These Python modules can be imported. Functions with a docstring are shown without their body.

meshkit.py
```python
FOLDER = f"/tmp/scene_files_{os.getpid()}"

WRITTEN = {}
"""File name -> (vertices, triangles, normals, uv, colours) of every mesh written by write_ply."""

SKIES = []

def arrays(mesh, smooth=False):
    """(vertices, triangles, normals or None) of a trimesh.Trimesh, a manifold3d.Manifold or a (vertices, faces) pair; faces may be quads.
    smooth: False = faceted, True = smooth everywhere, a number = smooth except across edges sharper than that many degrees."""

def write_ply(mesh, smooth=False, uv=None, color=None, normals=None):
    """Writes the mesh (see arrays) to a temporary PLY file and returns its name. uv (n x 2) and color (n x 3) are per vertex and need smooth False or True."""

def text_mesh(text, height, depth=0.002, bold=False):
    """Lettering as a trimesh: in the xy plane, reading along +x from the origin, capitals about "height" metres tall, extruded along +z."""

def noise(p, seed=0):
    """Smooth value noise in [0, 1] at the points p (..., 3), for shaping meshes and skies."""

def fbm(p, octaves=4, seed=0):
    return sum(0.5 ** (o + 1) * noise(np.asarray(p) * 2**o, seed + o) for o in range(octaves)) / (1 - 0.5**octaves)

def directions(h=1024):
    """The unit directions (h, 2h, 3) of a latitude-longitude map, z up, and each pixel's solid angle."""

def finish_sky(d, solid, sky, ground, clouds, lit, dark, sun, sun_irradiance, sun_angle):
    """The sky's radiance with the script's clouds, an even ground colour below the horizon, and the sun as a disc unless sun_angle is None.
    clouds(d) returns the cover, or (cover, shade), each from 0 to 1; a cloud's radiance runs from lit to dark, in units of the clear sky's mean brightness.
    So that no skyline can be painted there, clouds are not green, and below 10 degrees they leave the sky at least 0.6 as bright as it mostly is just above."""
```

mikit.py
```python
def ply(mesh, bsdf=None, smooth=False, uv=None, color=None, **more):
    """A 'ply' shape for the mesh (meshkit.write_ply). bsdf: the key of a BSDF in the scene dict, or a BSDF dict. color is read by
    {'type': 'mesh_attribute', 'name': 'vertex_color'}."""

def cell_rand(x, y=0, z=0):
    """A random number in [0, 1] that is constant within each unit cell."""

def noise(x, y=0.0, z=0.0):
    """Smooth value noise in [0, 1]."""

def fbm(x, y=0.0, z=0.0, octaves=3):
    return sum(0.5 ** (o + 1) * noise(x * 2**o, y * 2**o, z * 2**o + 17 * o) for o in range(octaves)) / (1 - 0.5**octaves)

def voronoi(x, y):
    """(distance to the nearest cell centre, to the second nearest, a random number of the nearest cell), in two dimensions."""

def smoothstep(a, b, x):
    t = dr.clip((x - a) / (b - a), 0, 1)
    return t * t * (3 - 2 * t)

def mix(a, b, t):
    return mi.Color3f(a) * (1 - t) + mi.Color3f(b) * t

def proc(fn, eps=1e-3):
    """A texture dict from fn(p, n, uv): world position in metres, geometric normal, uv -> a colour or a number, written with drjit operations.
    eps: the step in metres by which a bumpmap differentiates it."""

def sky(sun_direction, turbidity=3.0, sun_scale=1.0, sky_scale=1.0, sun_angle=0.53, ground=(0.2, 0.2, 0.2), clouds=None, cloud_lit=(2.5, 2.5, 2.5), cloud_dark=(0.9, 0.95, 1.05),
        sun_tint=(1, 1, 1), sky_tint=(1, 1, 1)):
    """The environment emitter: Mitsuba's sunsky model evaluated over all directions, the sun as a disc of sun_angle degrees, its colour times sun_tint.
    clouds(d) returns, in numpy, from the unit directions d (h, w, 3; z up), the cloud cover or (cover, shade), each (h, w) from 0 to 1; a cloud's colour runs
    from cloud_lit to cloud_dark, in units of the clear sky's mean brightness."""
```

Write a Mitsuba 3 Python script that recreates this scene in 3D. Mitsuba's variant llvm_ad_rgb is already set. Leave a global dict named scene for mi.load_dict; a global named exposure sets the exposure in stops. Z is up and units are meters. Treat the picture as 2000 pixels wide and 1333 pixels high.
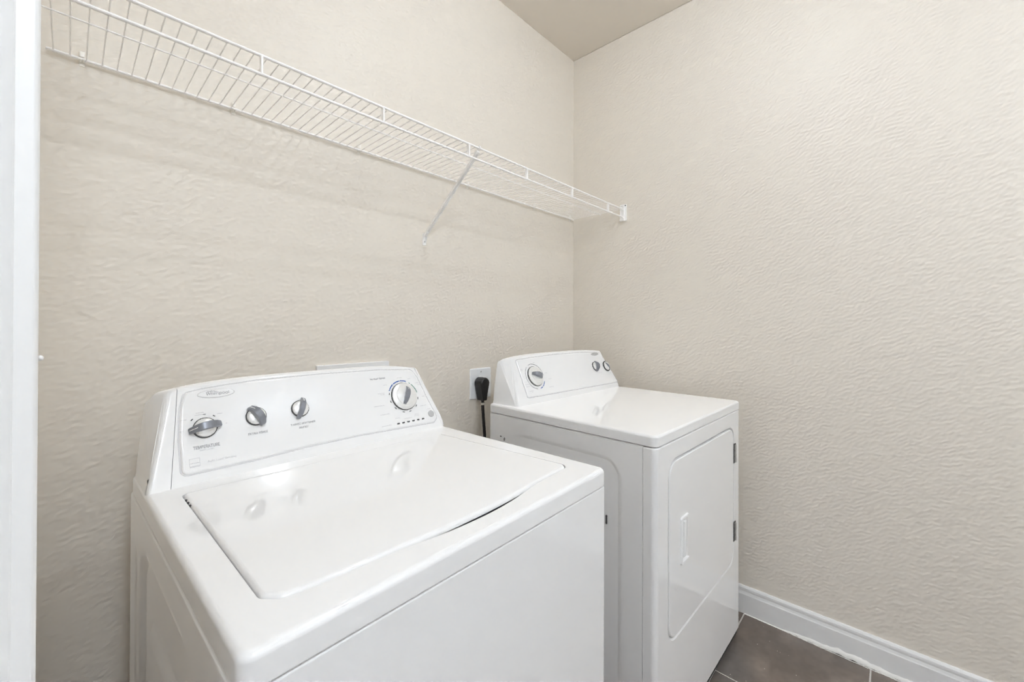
import math, random
import numpy as np
import trimesh, manifold3d, mapbox_earcut
from shapely.geometry import Polygon
from scipy.interpolate import PchipInterpolator
from scipy.sparse import coo_matrix
from scipy.sparse.csgraph import connected_components
import mitsuba as mi
import drjit as dr
import mikit, meshkit
from mikit import noise, fbm, voronoi, smoothstep, mix

scene, labels = {}, {}
scene['type'] = 'scene'
rng = np.random.default_rng(7)

# ------------------------------------------------------------------ camera
F, CY = 805.943, 630.117
YAW, PITCH, ROLL = math.radians(47.0463), math.radians(0.2503), math.radians(-0.1878)
CAM = np.array([0.0, 0.0, 1.2189])
_f = np.array([math.sin(YAW) * math.cos(PITCH), math.cos(YAW) * math.cos(PITCH), math.sin(PITCH)])
_r = np.array([math.cos(YAW), -math.sin(YAW), 0.0])
_d = np.cross(_f, _r)
_down = -math.sin(ROLL) * _r + math.cos(ROLL) * _d
scene['camera'] = {
    'type': 'perspective', 'fov': math.degrees(2 * math.atan(1000 / F)), 'fov_axis': 'x',
    'near_clip': 0.01, 'far_clip': 50.0,
    'principal_point_offset_y': (666.5 - CY) / 1333.0,
    'to_world': mi.ScalarTransform4f().look_at(origin=CAM.tolist(), target=(CAM + _f).tolist(), up=(-_down).tolist()),
}

# ------------------------------------------------------------------ lights and exposure
LAMP = (0.93, 0.33, 2.645)           # bulb of the ceiling light
LAMP_POWER = 190.0
FILL = (0.05, -1.00)                # added fill dome, unseen behind the camera, evens out the light
FILL_POWER = 15.6
PANEL = (1.30, -0.90, 0.30, 0.13)    # ceiling panel light behind the camera: centre and half sizes
PANEL_POWER = 1.0
LAMP_TINT = (0.92, 1.0, 1.11)
exposure = 2.06

# ------------------------------------------------------------------ sizes
XR, YB, ZC = 1.9635, 1.3514, 2.7267   # right wall, back wall, ceiling
XL = -0.075                           # face of the left side wall of the laundry niche
SHELF_Z, SHELF_Y0, SHELF_Y1 = 1.8125, 1.3394, 1.0344

# ------------------------------------------------------------------ materials
def rgb(*c): return {'type': 'rgb', 'value': list(c)}
def pr(c, rough=0.5, metal=0.0, spec=0.5, **k):
    return {'type': 'principled', 'base_color': rgb(*c) if not isinstance(c, dict) else c, 'roughness': rough, 'metallic': metal, 'specular': spec, **k}
def mat(name, d): scene[name] = d

def peel(p, n, uv):
    a = fbm(p.x * 95.0, p.y * 95.0, p.z * 125.0, 3)
    b = noise(p.x * 230.0 + 31.0, p.y * 230.0, p.z * 260.0)
    return smoothstep(0.30, 0.72, a) * 0.8 + 0.2 * b
WALL = (0.705, 0.658, 0.588)
mat('wall_paint', pr(WALL, 0.44, spec=0.32))
mat('ceiling_paint', {'type': 'bumpmap', 'arbitrary': mikit.proc(peel, eps=0.0012), 'scale': 0.0006,
                      'bsdf': pr(WALL, 0.6, spec=0.3)})
mat('pale_paint', pr((0.84, 0.835, 0.82), 0.6))
mat('trim_paint', pr((0.74, 0.74, 0.735), 0.32))
mat('caulk', pr((0.78, 0.77, 0.74), 0.6))
mat('enamel', pr((0.76, 0.76, 0.76), 0.03, spec=0.5))
mat('white_plastic', pr((0.78, 0.78, 0.78), 0.14, spec=0.5))
mat('shelf_vinyl', pr((0.84, 0.835, 0.82), 0.35))
mat('clip_plastic', pr((0.80, 0.78, 0.73), 0.4))
mat('knob_silver', pr((0.78, 0.78, 0.77), 0.28, metal=0.35))
mat('knob_gray', pr((0.20, 0.21, 0.235), 0.33, metal=0.25))
mat('dark_ring', pr((0.035, 0.035, 0.035), 0.4))
mat('print_gray', pr((0.33, 0.33, 0.34), 0.6))
mat('edge_shade_gray', pr((0.55, 0.55, 0.56), 0.5))  # grey that stands in for shade along the panel edges
mat('print_pale', pr((0.60, 0.60, 0.61), 0.6))
mat('print_black', pr((0.05, 0.05, 0.055), 0.6))
mat('print_blue', pr((0.03, 0.09, 0.30), 0.6))
mat('print_green', pr((0.10, 0.22, 0.18), 0.6))
mat('badge_silver', pr((0.62, 0.62, 0.62), 0.25, metal=0.5))
mat('button_gray', pr((0.42, 0.42, 0.42), 0.45))
mat('steel', pr((0.50, 0.50, 0.49), 0.35, metal=0.9))
mat('dark_steel', pr((0.06, 0.06, 0.06), 0.5, metal=0.3))
mat('black_rubber', pr((0.012, 0.012, 0.013), 0.28))
mat('outlet_plastic', pr((0.80, 0.82, 0.84), 0.25))
mat('grout', pr((0.52, 0.49, 0.46), 0.85, spec=0.2))

def slate(p, n, uv):
    a = fbm(p.x * 5.0 + 3.0, p.y * 7.0, 0.5, 4)
    b = fbm(p.x * 26.0, p.y * 34.0 + 9.0, 1.5, 3)
    c = mix((0.140, 0.114, 0.096), (0.215, 0.180, 0.155), smoothstep(0.3, 0.7, a))
    c = mix(c, (0.105, 0.100, 0.098), smoothstep(0.55, 0.75, fbm(p.x * 3.1 + 8.0, p.y * 3.7 + 2.0, 4.0, 3)) * 0.6)
    c = c * (0.78 + 0.44 * b)
    d, e, w = voronoi(p.x * 60.0, p.y * 60.0)
    return mix(c, (0.62, 0.60, 0.57), smoothstep(0.10, 0.04, d) * dr.select(w > 0.965, mi.Float(1.0), mi.Float(0.0)))
mat('slate_tile', pr(mikit.proc(slate), 0.34, spec=0.45))

# ------------------------------------------------------------------ mesh helpers
class Frame:
    def __init__(s, o, eu, ev, en): s.o, s.m = np.asarray(o, float), np.array([eu, ev, en], float)
    def __call__(s, v): return np.asarray(v, float) @ s.m + s.o
    def then(s, g):
        q = Frame(g(s.o[None])[0], *(s.m @ g.m)); return q
WORLD = Frame((0, 0, 0), (1, 0, 0), (0, 1, 0), (0, 0, 1))
def turned(x, y, deg):
    c, s = math.cos(math.radians(deg)), math.sin(math.radians(deg))
    return Frame((x, y, 0), (c, s, 0), (-s, c, 0), (0, 0, 1))
def facing(y, frame=WORLD): return Frame((0, y, 0), (1, 0, 0), (0, 0, 1), (0, -1, 0)).then(frame)   # u = x, v = z, height towards -y

def mesh(v, f): return trimesh.Trimesh(np.asarray(v, float), np.asarray(f, int), process=False)
def put(m, frame):
    m = m.copy(); m.vertices = frame(m.vertices)
    if np.linalg.det(frame.m) < 0: m.invert()
    return m
def join(ms): return trimesh.util.concatenate(list(ms))
def man(m):
    m = trimesh.Trimesh(m.vertices, m.faces, process=True)
    return manifold3d.Manifold(manifold3d.Mesh(np.asarray(m.vertices, np.float32), np.asarray(m.faces, np.uint32)))
def unman(M):
    g = M.to_mesh(); return mesh(g.vert_properties[:, :3], g.tri_verts)
def cut(a, *bs):
    A = man(a)
    for b in bs: A = A - man(b)
    return unman(A)

def outline(pts, r=0.0, step=0.004, nmin=24):
    """A closed counter-clockwise outline with corners rounded to radius r, resampled keeping corners."""
    p = Polygon(pts)
    if r: p = p.buffer(-r, quad_segs=10).buffer(2 * r, quad_segs=10).buffer(-r, quad_segs=10)
    c = np.array(p.exterior.coords)[:-1]
    if not Polygon(c).exterior.is_ccw: c = c[::-1]
    keep = [c[0]]
    for q in c[1:]:
        if np.linalg.norm(q - keep[-1]) > 2e-4: keep.append(q)
    if np.linalg.norm(keep[0] - keep[-1]) < 2e-4: keep.pop()
    return np.array(keep)
def normals2(P):
    a, b = P - np.roll(P, 1, 0), np.roll(P, -1, 0) - P
    na, nb = np.stack([a[:, 1], -a[:, 0]], 1), np.stack([b[:, 1], -b[:, 0]], 1)
    na /= np.maximum(np.linalg.norm(na, axis=1, keepdims=True), 1e-12); nb /= np.maximum(np.linalg.norm(nb, axis=1, keepdims=True), 1e-12)
    n = na + nb
    n /= np.maximum(np.linalg.norm(n, axis=1, keepdims=True), 1e-9)
    return n / np.maximum((n * na).sum(1, keepdims=True), 0.5)
def cap(P):
    """Triangles of the outline, wound like the outline."""
    P = np.ascontiguousarray(P, float); t = mapbox_earcut.triangulate_float64(P, np.array([len(P)], np.uint32)).reshape(-1, 3).astype(int)
    area = lambda q: (q[:, 0] * np.roll(q[:, 1], -1) - q[:, 1] * np.roll(q[:, 0], -1)).sum()
    e = P[t]; u, w = e[:, 1] - e[:, 0], e[:, 2] - e[:, 0]
    return t if (u[:, 0] * w[:, 1] - u[:, 1] * w[:, 0]).sum() * area(P) > 0 else t[:, ::-1]
def loft(rings):
    """Closed rings (k, n, 3), counter-clockwise seen from the last towards the first... side walls only."""
    k, n = len(rings), len(rings[0])
    v = np.vstack(rings); i = np.arange(n); j = (i + 1) % n
    f = []
    for a in range(k - 1):
        A, B = a * n, (a + 1) * n
        f += [np.stack([A + i, A + j, B + j], 1), np.stack([A + i, B + j, B + i], 1)]
    return v, np.vstack(f)
def slab(P, h0, h1, bev=0.0, k=4, under=0.0, crown=None):
    """The outline P raised from h0 to h1, its upper edge rounded by bev and its lower one by under."""
    P = np.asarray(P, float); N = normals2(P); rings = []
    if under:
        for t in np.linspace(0, math.pi / 2, k + 1)[:-1]: rings.append((-under * (1 - math.sin(t)), h0 + under * (1 - math.cos(t))))
        rings.append((0, h0 + under))
    else: rings.append((0, h0))
    if bev:
        for t in np.linspace(0, math.pi / 2, k + 1): rings.append((-bev * (1 - math.cos(t)), h1 - bev + bev * math.sin(t)))
    else: rings.append((0, h1))
    R = [np.column_stack([P + N * o, np.full(len(P), h)]) for o, h in rings]
    v, f = loft(R); n = len(P); top = (len(R) - 1) * n
    f = np.vstack([f, cap(R[-1][:, :2]) + top, cap(R[0][:, :2])[:, ::-1]])
    return mesh(v, f)
def rect(a0, a1, b0, b1, r=0.0): return outline([(a0, b0), (a1, b0), (a1, b1), (a0, b1)], r)
def circle(u, v, r, n=40, a=1.0):
    t = np.linspace(0, 2 * math.pi, n, endpoint=False); return np.column_stack([u + r * np.cos(t), v + a * r * np.sin(t)])
def cbox(lo, hi, b=0.001):
    lo, hi = np.minimum(lo, hi), np.maximum(lo, hi)
    b = min(b, 0.45 * float((hi - lo).min())); pts = []
    for i in (0, 1):
        for j in (0, 1):
            for k in (0, 1):
                c = np.array([hi[0] if i else lo[0], hi[1] if j else lo[1], hi[2] if k else lo[2]])
                s = np.array([-1 if i else 1, -1 if j else 1, -1 if k else 1]) * b
                for ax in range(3):
                    o = s.copy(); o[ax] = 0; pts.append(c + o)
    return unman(manifold3d.Manifold.hull_points(np.array(pts, np.float32)))
def box(lo, hi): return trimesh.creation.box(bounds=[np.minimum(lo, hi), np.maximum(lo, hi)])
def open_below(m, h):
    """The mesh without its flat faces at height h."""
    z = m.triangles[:, :, 2]; m = m.copy(); m.update_faces(~np.all(np.abs(z - h) < 1e-6, axis=1)); m.remove_unreferenced_vertices(); return m
def lathe(prof, n=40):
    """Revolves the (radius, height) profile, from the lower axis point to the upper one, about the height axis."""
    t = np.linspace(0, 2 * math.pi, n, endpoint=False); R = [np.column_stack([r * np.cos(t), r * np.sin(t), np.full(n, h)]) for r, h in prof if r > 0]
    v, f = loft(R); b, e = len(v), len(v) + 1; i = np.arange(n); j = (i + 1) % n; L = (len(R) - 1) * n
    v = np.vstack([v, [[0, 0, prof[0][1]], [0, 0, prof[-1][1]]]])
    f = np.vstack([f, np.stack([np.full(n, b), j, i], 1), np.stack([np.full(n, e), L + i, L + j], 1)])
    return mesh(v, f)
def tube(path, r, n=10):
    path = np.asarray(path, float); tan = np.gradient(path, axis=0); tan /= np.linalg.norm(tan, axis=1, keepdims=True)
    up = np.array([0, 0, 1.0]) if abs(tan[0][2]) < 0.9 else np.array([1.0, 0, 0]); rings = []
    t = np.linspace(0, 2 * math.pi, n, endpoint=False); r = np.broadcast_to(np.asarray(r, float), (len(path),))
    for p, d, q in zip(path, tan, r):
        a = np.cross(d, up); a /= np.linalg.norm(a); b = np.cross(a, d); up = b
        rings.append(p + q * (np.cos(t)[:, None] * b + np.sin(t)[:, None] * a))
    v, f = loft(rings); L = (len(rings) - 1) * n; s, e = len(v), len(v) + 1; i = np.arange(n); j = (i + 1) % n
    v = np.vstack([v, path[:1], path[-1:]])
    f = np.vstack([f, np.stack([np.full(n, s), j, i], 1), np.stack([np.full(n, e), L + i, L + j], 1)])
    m = mesh(v, f)
    if m.volume < 0: m.invert()
    return m
def text(s, u, v, h, size, bold=False, width=None, align='c'):
    """Lettering in the plane of a face: centred (or left) at u, its baseline at v."""
    m = meshkit.text_mesh(s, size, 0.0003, bold); w = m.bounds[1][0]
    if width: m.vertices[:, 0] *= width / w; w = width
    m.vertices = m.vertices + [u - (w / 2 if align == 'c' else 0), v, h]
    return m
def grid(us, vs, h):
    U, V = np.meshgrid(us, vs, indexing='ij'); v = np.column_stack([U.ravel(), V.ravel(), h.ravel()]); n = len(vs)
    i, j = np.meshgrid(np.arange(len(us) - 1), np.arange(n - 1), indexing='ij'); a = (i * n + j).ravel()
    return v, np.vstack([np.stack([a, a + n, a + n + 1], 1), np.stack([a, a + n + 1, a + 1], 1)])
def relief(us, vs, h, depth):
    """A panel whose outer face is the height field h(u, v) and whose back lies at -depth."""
    v, f = grid(us, vs, h); m = len(v); nu, nv = len(us), len(vs)
    v2 = v.copy(); v2[:, 2] = -depth
    b = np.r_[np.arange(nu) * nv, (nu - 1) * nv + np.arange(1, nv), (np.arange(nu - 2, -1, -1)) * nv + nv - 1, np.arange(nv - 2, 0, -1)]
    c = np.roll(b, -1)
    side = np.vstack([np.stack([b, b + m, c + m], 1), np.stack([b, c + m, c], 1)])
    return mesh(np.vstack([v, v2]), np.vstack([f, f[:, ::-1] + m, side]))

def crease(m, angle):
    """The mesh with its vertices split where neighbouring faces meet at more than the angle (degrees), for smooth shading elsewhere."""
    m = trimesh.Trimesh(m.vertices, m.faces, process=True, merge_norm=True, merge_tex=True)
    f = m.faces; ok = m.face_adjacency_angles < math.radians(angle)
    pr_, ed = m.face_adjacency[ok], m.face_adjacency_edges[ok]; a, b = [], []
    for k in (0, 1):
        v = ed[:, k]
        a.append(pr_[:, 0] * 3 + np.argmax(f[pr_[:, 0]] == v[:, None], 1)); b.append(pr_[:, 1] * 3 + np.argmax(f[pr_[:, 1]] == v[:, None], 1))
    a, b = np.concatenate(a), np.concatenate(b); n = 3 * len(f)
    c, lab = connected_components(coo_matrix((np.ones(len(a)), (a, b)), shape=(n, n)), directed=False)
    v = np.zeros((c, 3)); v[lab] = m.vertices[f.ravel()]
    return mesh(v, lab.reshape(-1, 3))
def shape(m, bsdf, smooth=32, **more):
    if smooth is not False and smooth is not True: m, smooth = crease(m, smooth), True
    return mikit.ply(m, bsdf, smooth, **more)

used = {}
def numbered(key):
    n = used.get(key, -1) + 1; used[key] = n
    return key if n == 0 else f'{key}_{n:03d}'
def add(key, m, bsdf, frame=None, smooth=32, label=None, **more):
    key = numbered(key)
    if frame is not None: m = put(m, frame)
    scene[key] = shape(m, bsdf, smooth, **more)
    if label: labels[key] = {'label': label}
    return key
def tag(key, label, category, group=None, kind=None):
    labels[key] = {'label': label, 'category': category}
    if group: labels[key]['group'] = group
    if kind: labels[key]['kind'] = kind
    return key
def structure(key, m, bsdf, label, category, smooth=False, frame=None):
    k = add(key, m, bsdf, frame, smooth); tag(k, label, category, kind='structure'); return k

# ------------------------------------------------------------------ the room
def peel_height(p):
    a = meshkit.fbm(p * np.array([118.0, 118.0, 150.0]), 2, 5)
    return 0.0015 * sstep(0.28, 0.74, a)
def sstep(a, b, x): t = np.clip((x - a) / (b - a), 0, 1); return t * t * (3 - 2 * t)
def textured_wall(us, vs, frame, thick):
    """A wall whose painted face has an orange-peel relief, finely where the photograph sees it."""
    U, V = np.meshgrid(us, vs, indexing='ij'); q = frame(np.column_stack([U.ravel(), V.ravel(), 0 * U.ravel()]))
    return put(relief(us, vs, peel_height(q).reshape(U.shape), thick), frame)
bu = np.r_[np.linspace(-0.175, XL - 0.004, 8), np.arange(XL, XR, 0.0036), [XR + 0.02, XR + 0.1]]; bv = np.r_[np.linspace(0, 0.36, 30), np.arange(0.364, ZC, 0.0036), [ZC]]
ru = np.r_[np.linspace(-YB - 0.03, -1.0, 110)[:-1], np.arange(-1.0, 0.36, 0.0036), np.linspace(0.37, 1.5, 60)]; rv = np.r_[[0.0, 0.08], np.arange(0.10, ZC, 0.0036), [ZC]]
structure('wall_back', textured_wall(bu, bv, facing(YB), 0.1), 'wall_paint', 'beige orange-peel wall behind the washer and dryer, carrying the wire shelf', 'wall', True)
structure('wall_right', textured_wall(ru, rv, Frame((XR, 0, 0), (0, -1, 0), (0, 0, 1), (-1, 0, 0)), 0.1), 'wall_paint', 'beige orange-peel wall to the right of the dryer, bare above the white baseboard', 'wall', True)
structure('wall_left', box((-0.16, 0.46, 0), (XL, YB, ZC)), 'wall_paint', 'beige side wall of the laundry niche, seen edge-on behind the white door trim', 'wall')
structure('wall_passage', box((-1.5, 0.46, 0), (-0.16, 0.56, ZC)), 'pale_paint', 'pale passage wall left of the laundry niche', 'wall')
structure('wall_far', box((-1.6, -1.5, 0), (-1.5, 0.56, ZC)), 'pale_paint', 'pale end wall of the passage', 'wall')
structure('wall_front', box((-1.6, -1.6, 0), (XR + 0.1, -1.5, ZC)), 'pale_paint', 'pale wall facing the washer and dryer', 'wall')
structure('ceiling', box((-1.6, -1.6, ZC), (XR + 0.1, YB + 0.1, ZC + 0.1)), 'ceiling_paint', 'beige ceiling meeting both walls in the upper corner', 'ceiling')

structure('floor', box((-1.6, -1.6, -0.08), (XR + 0.1, YB + 0.1, -0.0022)), 'grout', 'brown stone-look tile floor with pale grout, beside the dryer', 'floor')
TX, TY, GX, GY = 0.406, 0.404, 1.5625, 0.0665
for i in range(-8, 2):
    for j in range(-4, 4):
        x0, y0 = GX + (i) * TX + 0.0027, GY + j * TY + 0.0027
        x1, y1 = min(x0 + TX - 0.0054, XR - 0.001), min(y0 + TY - 0.0054, YB - 0.001)
        x0, y0 = max(x0, -1.499), max(y0, -1.499)
        if x1 - x0 < 0.01 or y1 - y0 < 0.01: continue
        if x0 < -0.16 and y1 > 0.46:
            if y0 > 0.455: 
                if x1 < XL: continue
            y1 = y1 if x1 > XL else min(y1, 0.459)
        add('floor__tile', cbox((x0, y0, -0.008), (x1, y1, 0.0), 0.0012), 'slate_tile', smooth=False)

# baseboard along the right wall and the back wall: moulded top, groove, flat face
BB = [(0, 0.0), (0.0145, 0.0), (0.0145, 0.0800), (0.0128, 0.0830), (0.0122, 0.0855), (0.0105, 0.0925), (0.0112, 0.0960), (0.0118, 0.1000), (0.0108, 0.1060), (0.0075, 0.1110), (0.0, 0.1133)]
def baseboard(a, b, inward):
    """Profile (thickness, height) swept from a to b; inward points off the wall."""
    a, b, w = np.array(a, float), np.array(b, float), np.array(inward, float)
    R = [np.array([p + w * t + np.array([0, 0, z]) for t, z in BB]) for p in (a, b)]
    v, f = loft(R); n = len(BB); c = cap(np.array(BB))
    m = mesh(v, np.vstack([f, c[:, ::-1], c + n]))
    if m.volume < 0: m.invert()
    return m
structure('baseboard_right', baseboard((XR, -1.5, 0), (XR, YB - 0.015, 0), (-1, 0, 0)), 'trim_paint', 'white moulded baseboard along the foot of the right wall', 'baseboard', 20)
structure('baseboard_back', baseboard((XL, YB, 0), (XR, YB, 0), (0, -1, 0)), 'trim_paint', 'white baseboard along the back wall, hidden behind the washer and dryer', 'baseboard', 20)
# ragged caulk along the foot of the right baseboard, torn off the floor
ys = np.linspace(0.47, -0.35, 190); R = []
nz = meshkit.fbm(np.column_stack([ys * 38, ys * 0, ys * 0]), 4, 3); nf = meshkit.noise(np.column_stack([ys * 150, ys * 0 + 4, ys * 0]), 5)
body = np.clip(1 - np.abs((ys - 0.10) / 0.24) ** 2, 0, 1)
for y, a, b, w in zip(ys, nz, nf, body):
    top = 0.003 + w * (0.016 + 0.012 * (a - 0.5) + 0.003 * (b - 0.5)); out = 0.002 + w * (0.005 + 0.005 * (a - 0.4)); low = 0.0004 + w * max(0.0, 0.010 * (b - 0.2) * a)
    x = XR - 0.0140
    R.append(np.array([(x, y, low), (x - out * 0.9, y, low), (x - out, y, low + 0.25 * (top - low)), (x - out * 0.6, y, low + 0.7 * (top - low)), (x, y, top)]))
v, f = loft(R); n = 5; c = cap(np.array([(0, 0), (-1, 0), (-1.1, .3), (-.6, .7), (0, 1)], float))
m = mesh(v, np.vstack([f, c[:, ::-1], c + (len(R) - 1) * n])); m.invert() if m.volume < 0 else None
add('baseboard_right__caulk_bead', m, 'caulk', smooth=40, label='ragged white caulk bead')
R = []
for y, a, b, w in zip(ys, np.roll(nz, 40), np.roll(nf, 25), body):
    x = XR - 0.0155 - w * (0.006 + 0.004 * (a - 0.5)); t = 0.0016 + 0.0016 * b
    R.append(np.array([(x, y, -0.001), (x - t, y, -0.001), (x - t * 0.8, y, 0.0013), (x - t * 0.2, y, 0.0016)]))
v, f = loft(R); c = np.array([[0, 1, 2], [0, 2, 3]])
m = mesh(v, np.vstack([f, c[:, ::-1], c + (len(R) - 1) * 4])); m.invert() if m.volume < 0 else None
add('floor__caulk_edge', m, 'caulk', smooth=40, label='thin white caulk edge left on the tiles')

# white door trim at the left edge of the view: rounded edge, flat face, recessed stop
TR = [(-0.0165, 0.4560), (-0.0220, 0.4720), (-0.1600, 0.4720), (-0.1600, 0.4380), (-0.0500, 0.4380), (-0.0330, 0.4330), (-0.0262, 0.4255), (-0.0254, 0.4215), (-0.0246, 0.4200), (-0.0168, 0.4200), (-0.0150, 0.4210), (-0.0140, 0.4228), (-0.0139, 0.4240)]
TR = np.array(TR) 
TR = TR if Polygon(TR).exterior.is_ccw else TR[::-1]
structure('trim_1', slab(TR, 0.0, ZC), 'trim_paint', 'white door trim running the full height of the left edge of the view', 'door trim', 40)
add('trim_1__paint_drip', put(trimesh.creation.icosphere(3, 1.0), Frame((-0.0135, 0.440, 1.194), (0.0016, 0, 0), (0, 0.0022, 0), (0, 0, 0.0020))), 'trim_paint', smooth=True)

# ------------------------------------------------------------------ ceiling lights
def bulb_light(x, y, z, power, key, label):
    k = numbered(key)
    base = lathe([(0, ZC), (0.066, ZC), (0.066, ZC - 0.006), (0.050, ZC - 0.016), (0.030, ZC - 0.026), (0.021, ZC - 0.032), (0.021, z + 0.036), (0, z + 0.036)], 40)
    base.invert() if base.volume < 0 else None
    add(k + '__base', base, 'trim_paint', Frame((x, y, 0), (1, 0, 0), (0, 1, 0), (0, 0, 1)))
    add(k + '__neck', lathe([(0, z + 0.012), (0.017, z + 0.012), (0.016, z + 0.028), (0.016, z + 0.042), (0, z + 0.042)][::-1], 32), 'trim_paint', Frame((x, y, 0), (1, 0, 0), (0, 1, 0), (0, 0, 1)), 50)
    scene[k + '__bulb'] = {'type': 'sphere', 'center': [x, y, z], 'radius': 0.021, 'bsdf': {'type': 'diffuse', 'reflectance': rgb(0.8, 0.8, 0.8)},
                           'emitter': {'type': 'area', 'radiance': rgb(*[power * c for c in LAMP_TINT])}}
    labels[k + '__bulb'] = {'label': 'lit white bulb'}
    tag(k, label, 'ceiling light')
bulb_light(*LAMP, LAMP_POWER, 'ceiling_light', 'bare bulb in a white holder on the ceiling in front of the washer and dryer')
def fill_dome(x, y, power, label):
    k = numbered('ceiling_light')
    at = Frame((x, y, ZC), (1, 0, 0), (0, 1, 0), (0, 0, 1))
    add(k + '__base', lathe([(0, -0.030), (0.215, -0.030), (0.220, -0.024), (0.220, 0.0), (0, 0.0)], 48), 'trim_paint', at)
    add(k + '__diffuser', open_below(lathe([(0, -0.125)] + [(0.205 * math.sin(t), -0.030 - 0.095 * math.cos(t)) for t in np.linspace(0.1, math.pi / 2, 12)] + [(0, -0.030)], 48), -0.030),
        {'type': 'diffuse', 'reflectance': rgb(0.8, 0.8, 0.8)}, at, 40, emitter={'type': 'area', 'radiance': rgb(*[power * c for c in LAMP_TINT])}, label='lit white dome of the added fill')
    tag(k, label, 'ceiling light')

fill_dome(*FILL, FILL_POWER, 'added round fill dome on the ceiling behind the camera')  # added to fill the room with light, no known fixture
k = numbered('ceiling_light')
at = Frame((PANEL[0], PANEL[1], ZC), (1, 0, 0), (0, -1, 0), (0, 0, -1))
a, b = PANEL[2], PANEL[3]
add(k + '__housing', slab(rect(-a - 0.02, a + 0.02, -b - 0.02, b + 0.02, 0.02), 0.0, 0.045, 0.004), 'trim_paint', at)
add(k + '__diffuser', open_below(slab(rect(-a, a, -b, b, 0.03), 0.040, 0.090, 0.030, 6), 0.040), {'type': 'diffuse', 'reflectance': rgb(0.8, 0.8, 0.8)}, at, 40,
    emitter={'type': 'area', 'radiance': rgb(*[PANEL_POWER * c for c in LAMP_TINT])}, label='lit white diffuser')
tag(k, 'rectangular ceiling light with a rounded white diffuser over the front of the room', 'ceiling light')

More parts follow.
